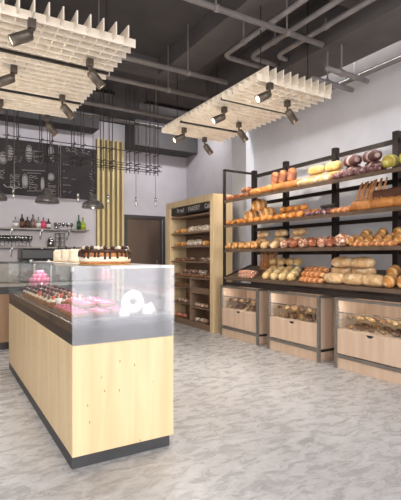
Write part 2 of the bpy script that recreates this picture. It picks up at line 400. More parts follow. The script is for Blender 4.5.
# ------------------------------------------------------------------ lattice panels with spotlights
ZL = 3.0; K = 1.75
def spot_proto():
    root = empty('spotlight', (0,0,0), 'x', 'spotlight')
    MB().box(-.028,.028,-.028,.028,-.05,.02, bev=.004).build('mount', 'spot_body', root)
    MB().tube([(0,0,-.05),(0,0,-.085)], .012).build('stem', 'spot_body', root)
    b = MB(); b.lathe([(.030,.0),(.040,.01),(.042,.03),(.042,.165),(.038,.165),(.036,.15)], n=24); body = b.build('lamp_body', 'spot_body', root, True)
    MB().lathe([(.035,.1515),(.035,.158)], n=24).build('lens', 'lens', body)
    body.location = (0,0,-.09)
    return root
SP = spot_proto(); sp_first = [True]
def lattice(x0, x1, y0, y1, label, cols, side, nx):
    root = empty('ceiling_lattice', ((x0+x1)/2, (y0+y1)/2, ZL), label, 'ceiling lattice', 'cream lattice panels hung from the ceiling')
    cx, cy = (x0+x1)/2, (y0+y1)/2
    a, b = MB(), MB()
    p = (x1-x0)/nx; ny = round((y1-y0)/p*.95)
    py = (y1-y0)/ny
    for i in range(nx):
        x = x0+(i+.5)*p-cx; a.box(x-.005, x+.005, y0-cy-.05, y1-cy+.03, .02, .12)
    for j in range(ny):
        y = y0+(j+.5)*py-cy; b.box(x0-cx-.02, x1-cx+.05, y-.005, y+.005, .0, .07)
    a.build('long_slats', 'lattice', root); b.build('cross_slats', 'lattice', root)
    for yy in (2.32*K, 2.87*K):
        MB().box(x0-cx-.02, x1-cx+.03, yy-cy-.012, yy-cy+.012, -.006, .018).build('track', 'track', root)
    for (sx, sy) in ((x0+.15,y0+.2),(x1-.15,y0+.2),(x0+.15,y1-.2),(x1-.15,y1-.2)):
        MB().tube([(sx-cx,sy-cy,.10),(sx-cx,sy-cy,(3.855 if 2.7<sx<3.12 or .2<sx<.6 else (3.545 if 3.63<sx<4.22 else HC))-ZL)], .006, 6).build('suspension_rod', 'track', root)
    for ci, (X, Ys) in enumerate(cols):
        for yi, Y in enumerate(Ys):
            s = SP if sp_first[0] else copy_tree(SP); sp_first[0] = False
            s.location = (X*K, Y*K, ZL-.018)
            where = ['nearest','middle','farthest'][yi]
            tag(s, 'bronze spotlight with %s, %s one on %s lattice' % (['lit lens facing down left','body aimed down right'][ci], where, side), 'spotlight', 'spotlights under the ceiling lattices')
            body = [c for c in bpy.data.objects if c.parent == s and c.name.startswith('lamp_body')][0]
            dirv = Vector((-.93,.12,-.5) if ci == 0 else (.55,-.05,-.6)).normalized()
            body.rotation_euler = dirv.to_track_quat('Z','Y').to_euler()
            l = bpy.data.lights.new('spot_beam', 'SPOT'); l.energy = 34; l.spot_size = R_(95); l.spot_blend = .8; l.color = (1,.93,.84); l.shadow_soft_size = .04
            lo = bpy.data.objects.new('spot_beam', l); COL.objects.link(lo); lo.parent = s
            pl = bpy.data.lights.new('added_lattice_fill', 'POINT'); pl.energy = 1.4; pl.color = (1,.9,.76); pl.shadow_soft_size = .03  # extra point light added below the lattice to brighten its slats
            po = bpy.data.objects.new('added_lattice_fill', pl); COL.objects.link(po); po.parent = s; po.location = Vector((0,0,-.16))+dirv*.26
            d2 = Vector((-.5,-.25,-1) if ci == 0 else (.75,.0,-.8)).normalized()
            lo.location = Vector((0,0,-.09))+dirv*.2; lo.rotation_euler = d2.to_track_quat('-Z','Y').to_euler()
    return root
R_ = math.radians
lattice(.19*K, .78*K, 1.93*K, 3.24*K, 'large cream lattice panel hanging at upper left above the display counter', [(.335,(1.95,2.47,3.05)),(.655,(2.19,2.77,3.22))], 'left', 10)
lattice(1.555*K, 2.11*K, 1.93*K, 3.22*K, 'cream lattice panel hanging in the centre near the bread rack', [(1.64,(1.96,2.43,2.99)),(1.92,(2.12,2.65,3.14))], 'centre', 10)

# ------------------------------------------------------------------ hanging rod frame over the bar
YR = 6.8
root = empty('hanging_rod_frame', (2.0, YR, HC), 'dark iron rod frame of crossed bars hung from ceiling over the bar', 'hanging frame')
def rod(a, b, name, r=.0072):
    o_ = Vector((2.0, YR, HC)); MB().tube([Vector(a)-o_, Vector(b)-o_], r, 6).build(name, 'rod', root)
clx = [px_on_y(p, YR) for p in (13, 47, 79, 108, 134, 154)]
for cxx in clx:
    for dx in (-.075, .075):
        for dy in (0, .16):
            rod((cxx+dx, YR+dy, 2.62+(.03 if dy else 0)), (cxx+dx, YR+dy, HC), 'vertical_rod')
        for z in (2.98, 2.78, 2.70):
            rod((cxx+dx+.011, YR-.05, z+.012), (cxx+dx+.011, YR+.21, z+.012), 'connector_rod', .007)
for i in range(len(clx)-1):
    for z in (2.98, 2.78, 2.70):
        if z == 2.98 and i == 4: continue
        for dy in (0, .16):
            if z == 2.98 and dy: continue
            rod((clx[i]-.14, YR+dy-.014, z), (clx[i+1]+.14, YR+dy-.014, z), 'horizontal_rod')

# pendants
def pend():
    root = empty('pendant_lamp', (0,0,0), 'x', 'pendant lamp')
    MB().lathe([(.172,0),(.178,.004),(.174,.035),(.155,.075),(.12,.107),(.078,.128),(.064,.135),(.066,.20),(.055,.215),(.02,.222),(.015,.22),(.04,.20),(.055,.13),(.115,.10),(.15,.07),(.168,.02)], n=32).build('lamp_shade', 'pendant', root, True)
    MB().tube([(0,0,.19),(0,0,1.88)], .005, 6).build('cord', 'dark', root)
    MB().tube([(.012*math.sin(k*1.1), .012*math.cos(k*1.1), .2+k*.03) for k in range(24)], .004, 5).build('twisted_cable', 'dark', root)
    MB().blob(.03,.03,.035,(0,0,.06)).build('bulb', 'lens', root, True)
    l = bpy.data.lights.new('pendant_light', 'POINT'); l.energy = 45; l.color = (1,.85,.68); l.shadow_soft_size = .03
    lo = bpy.data.objects.new('pendant_light', l); COL.objects.link(lo); lo.parent = root; lo.location = (0,0,.02)
    return root
P = Proto(pend())
zb = 2.03
for p, w in ((-6,'leftmost, cut off by the picture edge'),(47.3,'middle one, before the chalkboard with bread drawings'),(93,'rightmost, before the battens')):
    z_ = 2.055 if p < 60 else 2.015
    o = P.put((px_on_y(p,YR+.08), YR+.08, z_), 'pewter dome pendant lamp over the bar, '+w, 'dome pendants over the bar')
def bulb():
    root = empty('bare_bulb', (0,0,0), 'x', 'light bulb')
    MB().lathe([(.004,-.062),(.018,-.057),(.028,-.035),(.026,-.012),(.014,.008),(.012,.02)], n=16).build('glass_bulb', 'bulb', root, True)
    MB().lathe([(.013,.018),(.016,.02),(.016,.065),(.008,.07)], n=14).build('socket', 'chrome', root, True)
    MB().tube([(0,0,.068),(0,0,1.9)], .0025, 5).build('cord', 'dark', root)
    MB().tube([(-.006,0,-.035),(-.003,0,0),(.003,0,0),(.006,0,-.035)], .0015, 4).build('filament', 'lens', root)
    return root
P = Proto(bulb())
for p, py, w in ((13.5,194,'before the drawn chalkboard'),(78,198,'between two dome pendants'),(108,199.5,'before the yellow battens'),(136,202,'above the brown door, left one'),(155.5,202.5,'above the brown door, right one')):
    r = (p-200.5)/436; t = (YR+.08)/(VY-VX*r)
    o = P.put((px_on_y(p,YR+.08), YR+.08, EYE+(256-py)/436*t), 'small clear bare bulb on thin cord '+w, 'bare bulbs on cords')
    o.scale = (1.15,)*3
# small plant-like chandelier arms by first bulb
xx = px_on_y(13.5, YR+.08)
a = empty('branch_lamp', (xx, YR, 2.22), 'pale branching metal lamp arms beside the leftmost bare bulb', 'lamp')
for s in (-1, 1):
    MB().tube([(0,0,0),(s*.05,0,.03),(s*.10,0,.02),(s*.14,0,.06)], .009, 6).build('arm', 'chrome', a)
MB().tube([(0,0,-.02),(0,0,1.87)], .004, 6).build('stem', 'chrome', a)

# ------------------------------------------------------------------ wall shelves behind the bar
def wallshelf(z, x1, label, brs, yb=8.99):
    root = empty('wall_shelf', (1.6, yb, z), label, 'shelf')
    MB().box(.4-1.6, x1-1.6, -.22, 0, -.025, 0).build('shelf_board', 'bin_metal', root)
    for p in brs:
        x = px_on_y(p, 8.8)-1.6
        b = MB(); b.box(x-.012, x+.012, -.2, 0, -.05, -.025); b.tube([(x,-.19,-.05),(x,-.03,-.2)], .012, 6); b.box(x-.012,x+.012,-.02,0,-.2,-.05)
        b.build('bracket', 'chrome', root)
SZ1, SZ2 = 1.78, 1.43
wallshelf(SZ1, 2.62, 'upper grey wall shelf holding liquor bottles under the chalkboard', (12,42,69))
wallshelf(SZ2, 2.72, 'lower grey wall shelf holding glasses behind the bar', (12,42,73))
def bottle(name, c, lab, neck=.012, h=.26, w=.036, tall=.6, cap=None):
    m = mat(name+'_glass', c, .15, c2=tuple(int(v*.8) for v in c))
    lm = mat(name+'_paper', lab, .7)
    root = empty('bottle', (0,0,0), 'x', 'bottle')
    MB().lathe([(w*.9,0),(w,.006),(w,h*tall),(w*.8,h*(tall+.07)),(neck*1.2,h*(tall+.16)),(neck,h*.97),(neck*1.1,h*.98)], n=16).build('bottle_body', m, root, True)
    MB().lathe([(w+.001,h*.14),(w+.001,h*tall*.8)], n=16).build('paper_label', lm, root, True)
    MB().lathe([(neck*1.15,h*.93),(neck*1.15,h),(neck,h+.004)], n=12).build('cap', 'dark' if not cap else cap, root, True)
    return root
bt = [(15.5,(170,165,160),(240,236,230),'white-labelled squat bottle with dark cap, leftmost on the upper wall shelf','.'),
 (22,(62,44,40),(120,80,60),'tall slim dark brown bottle, second on the upper wall shelf',''),
 (27.5,(90,70,62),(86,60,50),'brown rounded bottle, third on the upper wall shelf',''),
 (33,(130,110,104),(150,120,112),'greyish bottle, fourth on the upper wall shelf',''),
 (38.5,(180,170,164),(235,228,222),'clear bottle with white label beside the pink one',''),
 (43.5,(214,90,118),(222,84,116),'bright pink bottle on the upper wall shelf',''),
 (48.5,(90,70,70),(235,230,226),'dark bottle with white label right of the pink one','')]
hs = (.2,.265,.22,.265,.22,.215,.2)
for i, (p, c, l, lab, _) in enumerate(bt):
    b = bottle('liquor_%d' % i, c, l, h=hs[i], w=.052 if i in (0,2,4,5) else .042)
    b.location = (px_on_y(p, 8.87), 8.87, SZ1); tag(b, lab, 'bottle', 'bottles on the upper wall shelf')
for p, c, lab, h in ((78.8,(48,86,52),'dark green wine bottle on the upper wall shelf',.3),(83,(176,190,60),'yellow-green bottle at the right end of the upper wall shelf',.25)):
    b = bottle('green_%d' % p, c, c, h=h, w=.042 if h > .27 else .055, tall=.5); b.location = (px_on_y(p, 8.87), 8.87, SZ1); tag(b, lab, 'bottle', 'bottles on the upper wall shelf')
# wine glasses, jars
def glassware():
    return MB().lathe([(.03,0),(.03,.003),(.005,.008),(.004,.05),(.025,.07),(.033,.10),(.03,.13),(.028,.13),(.031,.10),(.022,.072)], n=14).build('drinking_glass', 'glass_grey', None, True)
M['glass_grey'] = glass_mat('smoky_glass', .25, tint=(.42,.4,.4,1))
P = Proto(tag(glassware(), 'x', 'glass'))
for i, p in enumerate((55.5, 59.5, 63.5, 67.5, 71.5)):
    P.put((px_on_y(p,8.87), 8.87, SZ1), 'stemmed clear glass on upper wall shelf beside the bottles, '+nth(i,5), 'glasses on the upper wall shelf')
for i in range(9):
    P.put((px_on_y(1+i*3.6,8.87), 8.87, SZ2), 'dark stemmed glass on the lower wall shelf, '+nth(i,9), 'glasses on the lower wall shelf', scale=1.6)
def jar():
    root = empty('glass_jar', (0,0,0), 'x', 'jar')
    MB().lathe([(.06,0),(.068,.01),(.07,.1),(.05,.14),(.045,.15)], n=18).build('jar_body', 'glass_grey', root, True)
    MB().lathe([(.05,.15),(.052,.155),(.05,.175),(.012,.18),(.012,.2),(.006,.205)], n=16).build('lid', 'chrome', root, True)
    return root
P = Proto(jar())
P.put((px_on_y(50.5,8.87),8.87,SZ2), 'squat glass jar with steel lid on the lower wall shelf', 'lidded jars')
P.put((px_on_y(56.7,8.93),8.945,SZ1), 'glass jar with steel lid standing behind the clear glasses', 'lidded jars', scale=.6)
for p, lab in ((57.5,'left dark wire bottle tower'),(62.5,'right dark wire bottle tower')):
    root = empty('wire_rack', (px_on_y(p,8.87), 8.87, SZ2), lab+' on the lower wall shelf', 'rack')
    b = MB()
    for sx in (-.04,.04):
        for sy in (-.04,.04): b.tube([(sx,sy,0),(sx,sy,.27)], .005, 5)
    b.build('uprights', 'dark', root)
    for z in (.01,.1,.18,.265): MB().box(-.045,.045,-.045,.045,z-.004,z+.004).build('tier', 'dark', root)

# ------------------------------------------------------------------ back bar (low unit at the left, behind the display)
root = empty('back_bar', (.8, 6.6, 0), 'dark-topped back bar with brown wood doors left behind the display counter', 'bar counter')
ox, oy = .8, 6.6
M['bar_wood'] = wood_mat('brown_bar_wood', (150,118,88), (128,98,72), 'z')
MB().box(-2.8-ox, 2.2-ox, 6.34-oy, 7.0-oy, .08, .80).build('cabinet_body', 'dark', root)
MB().box(-2.8-ox, 2.2-ox, 6.38-oy, 6.98-oy, 0, .08).build('plinth', 'dark', root)
MB().box(-2.82-ox, 2.22-ox, 6.29-oy, 7.0-oy, .84, .88).build('worktop', 'bin_metal', root)
MB().box(-2.82-ox, 2.22-ox, 6.31-oy, 7.0-oy, .80, .84).build('worktop_support', 'dark', root)
for k in range(9):
    x = -2.75+k*.55
    dd = MB().box(x-ox, x+.51-ox, 6.315-oy, 6.339-oy, .1, .74, bev=.003).build('door', 'bar_wood', root)
    MB().tube([(x+.46-ox, 6.30-oy, .3),(x+.46-ox, 6.30-oy, .6)], .008, 6).build('handle', 'chrome', dd)
MB().box(-2.82-ox, 2.22-ox, 6.78-oy, 7.0-oy, .88, 1.14).build('raised_back', 'bin_metal', root)
MB().box(-2.82-ox, 2.22-ox, 6.75-oy, 7.02-oy, 1.14, 1.17).build('ledge', 'dark', root)
P = Proto(tag(MB().lathe([(.022,0),(.026,.004),(.038,.06),(.040,.075),(.036,.075),(.034,.06),(.02,.01)], n=18).build('cup', 'white', None, True), 'x', 'cup'))
for i, p in enumerate((19.5,23,26.5)):
    P.put((px_on_y(p,6.88), 6.88, 1.17), 'small white coffee cup on the bar ledge, '+nth(i,3), 'coffee cups on the bar ledge')
em = empty('espresso_machine', (px_on_y(39,6.53), 6.53, .88), 'black espresso machine with steel spouts on the back bar', 'coffee machine')
MB().box(-.26,.26,-.16,.2,0,.10, bev=.01).build('drip_base', 'dark', em)
MB().box(-.24,.24,.02,.2,.10,.36, bev=.01).build('rear_body', 'dark', em)
MB().box(-.26,.26,-.16,.2,.32,.47, bev=.02).build('top_housing', 'dark', em)
for sx in (-.12,.12):
    g = MB().tube([(sx,-.08,.32),(sx,-.08,.27)], .03, 14).build('brew_group', 'chrome', em)
    MB().tube([(sx,-.08,.28),(sx,-.2,.27)], .012, 8).build('portafilter_handle', 'dark', g)
MB().tube([(.2,-.14,.34),(.21,-.17,.25),(.21,-.15,.16)], .006, 6).build('steam_wand', 'chrome', em)
# pipe rail on the ledge
rr = empty('bar_rail', (px_on_y(58,6.88), 6.88, 1.17), 'low black pipe rail with four posts on the bar ledge', 'rail')
Lr = px_on_y(91,6.88)-px_on_y(58,6.88)
MB().tube([(0,0,.2),(Lr,0,.2)], .009, 8).build('top_pipe', 'dark', rr)
for f in (.02,.24,.49,1.0): MB().tube([(Lr*f,0,0),(Lr*f,0,.23)], .014, 8).build('rail_post', 'dark', rr)
bw = empty('menu_tower', (px_on_y(71,6.6), 6.56, .88), 'narrow black stand on the back bar seen through the case glass', 'stand')
MB().box(-.04,.04,-.04,.04,0,.24,bev=.004).build('column', 'dark', bw)
MB().box(-.05,.05,-.05,.05,.24,.255).build('cap', 'chrome', bw)
MB().box(-.025,.025,-.044,-.04,.14,.2).build('tag_plate', 'white', bw)

# ------------------------------------------------------------------ display counter
CX0, CX1, CY0, CY1 = .664, 1.326, 2.563, 5.28
root = empty('display_counter', (CX0, CY0, 0), 'long pale wood display counter with glass case on a charcoal plinth', 'display counter')
W, D = CX1-CX0, CY1-CY0
MB().box(.0, W-.025, .012, D-.02, 0, .072).build('plinth', 'plinth', root)
MB().box(0, W, 0, D, .072, .7235, bev=.002).build('wood_body', 'counter_wood', root)
MB().box(.004, W-.004, .012, D, .7235, .85).build('black_band', 'black', root)
MB().box(.012, W-.012, .02, D-.01, .85, .862).build('display_tray', 'black', root)
GT = 1.19
MB().box(0, W+.006, 0, .008, .7245, GT).build('end_glass', 'glass_end', root)
MB().box(-.004, .004, .009, D, .80, GT).build('front_glass', 'glass', root)
MB().box(0, W, D-.008, D, .86, GT-.02).build('far_end_glass', 'glass', root)
MB().box(W-.006, W, .012, D-.01, .86, GT-.02).build('rear_glass', 'glass', root)
MB().box(.0, .235, .01, D, GT-.008, GT).build('top_glass', 'glass', root)
MB().box(.236, W, .01, D, GT-.018, GT).build('top_deck', 'deckw', root)
for yy in (1.78, D-.08): MB().tube([(.256,yy,.862),(.256,yy,GT-.018)], .008, 10).build('support_post', 'chrome', root)
MB().box(-.005, 0.0, .01, D, .852, .858).build('edge_strip', 'chrome', root)
MB().lathe([(.008,0),(.012,.002),(.012,.006)], (0,0,0), 12, Matrix.Rotation(-PI/2,4,'Y')).build('glass_clip', 'chrome', root, loc=(-.004,D-.1,GT-.06))
strip = MB().box(.30, .32, .1, D-.1, GT-.026, GT-.0185).build('added_light_strip', 'deckw', root)  # made-up strip and area light, added to brighten the case interior
l = bpy.data.lights.new('added_case_light', 'AREA'); l.shape = 'RECTANGLE'; l.size = .03; l.size_y = D-.2; l.energy = 10; l.color = (1,.96,.92)
lo = bpy.data.objects.new('added_case_light', l); COL.objects.link(lo); lo.parent = root; lo.location = (.31, D/2, GT-.03)
# -- chocolate drip cake
ck = empty('drip_cake', (1.0, 2.98, GT), 'large round layer cake with chocolate drips and berries on counter top', 'cake')
M['sponge'] = mat('orange_sponge', (214,150,96), .8, c2=(176,110,66), scale=40, bump=.4)
M['cream'] = mat('vanilla_cream', (252,238,214), .5, c2=(245,226,196), sss=.1)
M['choc'] = mat('chocolate_glaze', (74,44,28), .2, c2=(58,34,22))
M['gold'] = mat('gold_card', (214,170,100), .35, .4)
M['berry'] = mat('dark_berry', (74,30,34), .3, c2=(44,20,30), scale=60)
MB().lathe([(.185,0),(.187,.002),(.187,.006)], n=40).build('cake_board', 'gold', ck, True)
MB().lathe([(.172,.006),(.172,.022)], n=40).build('lower_sponge', 'sponge', ck, True)
MB().lathe([(.176,.022),(.178,.025),(.178,.052),(.176,.055)], n=40).build('cream_layer', 'cream', ck, True)
MB().lathe([(.172,.055),(.172,.092)], n=40).build('upper_sponge', 'sponge', ck, True)
g = MB(); g.lathe([(.174,.082),(.180,.086),(.181,.098),(.172,.106),(.1,.107),(.01,.107)], n=48)
for k in range(30):
    a = 2*PI*k/30+R.uniform(-.05,.05); l = R.uniform(.02,.05)
    g.tube([(.176*math.cos(a),.176*math.sin(a),.09),(.178*math.cos(a),.178*math.sin(a),.088-l*.6),(.178*math.cos(a),.178*math.sin(a),.086-l)], [.008,.007,.009], 7)
g.build('chocolate_glaze', 'choc', ck, True)
for k in range(20):
    a = 2*PI*k/20
    (MB().blob(.015,.015,.014,(.15*math.cos(a),.15*math.sin(a),.116),8,8)).build('berry', ['berry','cream','choc'][k%3], ck, True)
for k in range(9):
    a = 2*PI*k/9; MB().lathe([(.018,.106),(.02,.112),(.01,.122),(.002,.128)], (.09*math.cos(a),.09*math.sin(a),0), 10).build('cream_dollop', 'cream', ck, True)
# -- cream cakes
def ccake():
    root = empty('cream_cake', (0,0,0), 'x', 'cake')
    MB().lathe([(.075,0),(.077,.003),(.077,.006)], n=28).build('cake_board', 'gold', root, True)
    MB().lathe([(.066,.006),(.067,.01),(.067,.105),(.06,.113),(.02,.115),(.005,.115)], n=28).build('cake_body', 'cream', root, True)
    for k in range(6): MB().lathe([(.011,.113),(.012,.117),(.005,.126),(.001,.13)], (.045*math.cos(k*PI/3),.045*math.sin(k*PI/3),0), 8).build('cream_dollop', 'cream', root, True)
    return root
P = Proto(ccake())
for Y, w in ((4.75,'farthest of the three, beside the espresso machine'),(4.40,'middle of the three cream cakes'),(4.10,'nearest the chocolate drip cake')):
    P.put((1.1,Y,GT), 'tall plain cream cake on counter top, '+w, 'plain cream cakes on the counter top')
# -- pastries in the case
TZ = .862
M['pinkball'] = mat('pink_sugar', (232,140,172), .6, c2=(204,104,142), scale=40, bump=.3)
M['pink'] = mat('pink_icing', (226,112,148), .3, c2=(214,92,130))
M['tartcrust'] = mat('tart_crust', (176,110,62), .7, c2=(140,82,46), scale=40, bump=.4)
M['orange'] = mat('orange_fruit', (226,92,48), .3, c2=(200,60,40), scale=30)
M['meringue'] = mat('white_meringue', (232,226,214), .5, c2=(240,234,222), sss=.15)
bc = (.95, 5.04)
bowl = tag(MB().lathe([(.075,0),(.08,.003),(.112,.03),(.118,.10),(.114,.10),(.108,.034),(.075,.008),(.01,.006)], n=28)  .build('glass_bowl', 'glass_clear', None, True), 'clear glass bowl heaped with pink balls at far end of case', 'bowl')
bowl.location = (bc[0], bc[1], TZ)
P = Proto(tag(MB().blob(.027,.027,.027,nu=12,nv=12).build('pink_ball', 'pinkball', None, True), 'x', 'sweet'))
lay = [(.078,8,.036),(.088,10,.080),(.088,10,.126),(.06,7,.166),(.028,3,.205)]
for li, (rad, n, z) in enumerate(lay):
    for k in range(n):
        a = 2*PI*k/n+li*.3
        P.put((bc[0]+rad*math.cos(a), bc[1]+rad*math.sin(a), TZ+z), 'round pink sugared ball in the heap in the glass bowl', 'pink balls in the glass bowl')
for li in range(4): P.put((bc[0]+.02*(li%2), bc[1], TZ+.04+.05*li), 'round pink sugared ball in the heap in the glass bowl', 'pink balls in the glass bowl')
def tart():
    root = empty('fruit_tart', (0,0,0), 'x', 'tart')
    MB().lathe([(.034,0),(.036,.002),(.046,.028),(.044,.03),(.04,.024)], n=20, wob=lambda a,i: 1+.03*math.cos(12*a)).build('crust', 'tartcrust', root, True)
    MB().lathe([(.040,.022),(.041,.027),(.034,.045),(.018,.06),(.003,.066)], n=16).build('cream', 'cream', root, True)
    for k in range(5): MB().blob(.016,.014,.013,(.026*math.cos(k*1.257),.026*math.sin(k*1.257),.052),8,8).build('fruit_piece', 'orange' if k%2 else 'berry', root, True)
    MB().blob(.018,.017,.016,(0,0,.07),8,8).build('top_berry', 'berry', root, True)
    return root
P = Proto(tart())
n = 0
for i in range(8):
    for j in range(3):
        P.put((.74+.1*j, 3.44+.155*i, TZ), 'small fruit tart with orange slices, row %s from near end, %s' % (ORD[i], ['by the front glass','middle','towards the back'][j]), 'fruit tarts in the case', rot=(0,0,R.uniform(0,6)), scale=(1.08,1.08,1.35))
def eclair():
    root = empty('pink_eclair', (0,0,0), 'x', 'eclair')
    MB().blob(.062,.023,.02,(0,0,.018),14,12,flat=.8,p=1.6).build('pastry', 'tartcrust', root, True)
    MB().blob(.058,.021,.012,(0,0,.032),14,12,p=1.6).build('icing', 'pink', root, True)
    for k in range(3): MB().blob(.006,.006,.005,(-.03+.03*k,0,.045),6,6).build('crumb', 'berry', root)
    return root
P = Proto(eclair())
for lv in range(2):
    for i in range(5-lv):
        for j in range(3-lv):
            P.put((.755+.135*j+lv*.06, 2.74+.11*i+lv*.055, TZ+.046*lv), 'pink iced eclair, %s layer, row %s from near end, %s' % (['bottom','top'][lv], ORD[i], ['by front glass','middle','towards back'][j]), 'pink eclairs in the case', rot=(0,0,.0), scale=(.95,.9,1))
# paper flags between tarts and eclairs: two folded white paper cones
for i, (x, y_) in enumerate(((.76,3.33),(.88,3.34),(1.0,3.34))):
    o = tag(MB().lathe([(.003,0),(.028,.07),(.026,.07)], n=14).build('paper_cone', 'white', None, True), 'white paper cone standing between eclairs and tarts, '+['by front glass','middle one','towards back'][i], 'paper cone', 'white paper cones'); o.location = (x,y_,TZ)
def ringcake():
    n1, n2 = 26, 10; b = MB(); bm = b.bm; vs = []
    for i in range(n1):
        a = 2*PI*i/n1; row = []
        for j in range(n2):
            c = 2*PI*j/n2; q = .052+(.024+.003*math.cos(8*a))*math.cos(c)
            row.append(bm.verts.new((q*math.cos(a), (.026)*math.sin(c), q*math.sin(a))))
        vs.append(row)
    for i in range(n1):
        for j in range(n2): bm.faces.new((vs[i][j], vs[(i+1)%n1][j], vs[(i+1)%n1][(j+1)%n2], vs[i][(j+1)%n2]))
    return tag(b.build('ring_cake', 'meringue', None, True), 'x', 'cake')
P = Proto(ringcake())
P.put((1.10,2.72,TZ+.075), 'white glazed ring cake standing upright in case, nearer the end glass', 'upright ring cakes')
P.put((1.16,2.85,TZ+.075), 'white glazed ring cake standing upright in case, behind the nearer one', 'upright ring cakes')
P = Proto(tag(MB().lathe([(.034,0),(.038,.006),(.036,.02),(.03,.028),(.031,.034),(.022,.05),(.01,.064),(.002,.07)], n=18, wob=lambda a,i: 1+.06*math.cos(7*a+i)).build('meringue', 'meringue', None, True), 'x', 'meringue'))
for i, (x, y_) in enumerate(((1.19,2.68),(1.25,2.76),(1.02,2.66),(1.25,2.92))):
    P.put((x,y_,TZ), 'white swirled meringue in the case, '+['in front of the ring cakes','right of the ring cakes','left of the ring cakes','at the back right'][i], 'white meringues')

# ------------------------------------------------------------------ bins under the rack
BXF, BXB, BH = 3.81, 4.33, .785
past_specs = []
M['past'] = bread_mat('brown_pastry', (196,152,104), (236,212,170), thr=.52, speck=25)
M['past2'] = bread_mat('dark_pastry', (136,94,66), (206,170,130), thr=.58, speck=25)
def bin_unit():
    root = empty('bread_bin', (0,0,0), 'x', 'bread bin')
    Wd, Dp = .935, BXB-BXF      # local: x depth back, y along
    m = 'bin_wood'
    for y in (0, Wd-.018): MB().box(.03, Dp, y+.002, y+.018, .03, BH-.03).build('side_panel', m, root)
    MB().box(.012, Dp, .02, Wd-.02, .0, .115).build('kick_panel', m, root)
    MB().box(Dp-.018, Dp-.001, .02, Wd-.02, .115, BH-.03).build('back_panel', m, root)
    MB().box(.02, Dp-.02, .02, Wd-.02, .42, .44).build('floor_board', m, root)
    dr = MB().box(.006, .024, .036, Wd-.036, .165, .435, bev=.003).build('drawer_front', m, root)
    h = MB(); h.lathe([(.001,-.002),(.04,-.002),(.04,.002),(.001,.002)], (0,0,0), 24, Matrix.Rotation(PI/2,4,'Y'))
    bmesh.ops.bisect_plane(h.bm, geom=h.bm.verts[:]+h.bm.edges[:]+h.bm.faces[:], plane_co=(0,0,0), plane_no=(0,0,1), clear_outer=True)
    o = h.build('finger_hole', 'dark', dr, loc=(.004, Wd/2, .425)); o.scale = (1,1,.7)
    for y in (0, Wd-.034):
        MB().box(-.004, .03, y, y+.034, 0, BH).build('front_post', 'bin_metal', root)
        MB().box(.03, Dp, y+.0, y+.034, BH-.03, BH).build('top_side_rail', 'bin_metal', root)
        MB().box(.03, Dp, y-.003 if y == 0 else Wd-.017, y+.017 if y == 0 else Wd+.001, .12, .15).build('side_rail', 'steel_dark', root)
    MB().box(-.002, .02, .034, Wd-.034, .12, .158).build('front_rail', 'bin_metal', root)
    MB().box(-.004, .02, .034, Wd-.034, BH-.028, BH).build('top_rail', 'bin_metal', root)
    MB().box(.030, .036, .036, Wd-.036, .44, .62).build('front_glass', 'glass_clear', root)
    MB().box(.03, .042, .036, Wd-.036, .615, .628).build('glass_edge', 'chrome', root)
    MB().box(.05, Dp-.03, .03, Wd-.03, .535, .545).build('glass_shelf', 'glass', root)
    MB().box(.04, .06, .06, Wd-.06, BH-.016, BH-.004).build('added_light_strip', 'deckw', root)  # made-up strip for the light added in each bin
    for k in range(6): MB().box(.05,.07,Wd-.03,Wd-.02,.46+.04*k,.475+.04*k).build('shelf_peg', 'white', root)
    return root
P = Proto(bin_unit()); bins = [(4.815,'leftmost, beside the oak cabinet'),(3.665,'middle of the three'),(2.50,'rightmost and nearest')]
for Y, w in bins:
    l = bpy.data.lights.new('added_bin_light', 'AREA'); l.shape = 'RECTANGLE'; l.size = .02; l.size_y = .8; l.energy = 1.5; l.color = (1,.93,.85)  # extra light added inside each bin to brighten its contents
    lo = bpy.data.objects.new('added_bin_light', l); COL.objects.link(lo); lo.location = (BXF+.05, Y+.467, BH-.02); lo.rotation_euler = (0,-.35,0)
    P.put((BXF, Y, 0), 'pale wood bread bin with grey metal frame and drawer, '+w, 'bread bins below the rack')
pa = Proto(tag(MB().blob(.07,.028,.022,(0,0,.02),14,10,f=lambda t,a: 1+.08*math.sin(t*14+a),flat=.7).build('small_pastry', 'past', None, True), 'x', 'pastry'))
pb = Proto(tag(MB().blob(.055,.035,.022,(0,0,.02),12,10,f=lambda t,a: 1+.1*math.sin(t*9+2*a),flat=.7).build('small_pastry', 'past2', None, True), 'x', 'pastry'))
for bi, (Y, w) in enumerate(bins):
    nm = ['leftmost','middle','rightmost'][bi]
    for lvl, z in enumerate((.44, .545)):
        for row in range(3):
            for i in range(6):
                pr = pa if (lvl == 1)^((i+row)%3 == 0) else pb
                pr.put((BXF+.12+.13*row, Y+.93-(.11+.142*i), z), 'small %s pastry in %s bin, %s layer, %s row, %s' % ('golden' if pr is pa else 'dark brown', nm, ['lower','upper'][lvl], ['front','middle','back'][row], nth(i,6)), 'pastries in the bread bins', rot=(0,0,R.uniform(-.5,.5)+PI/3))

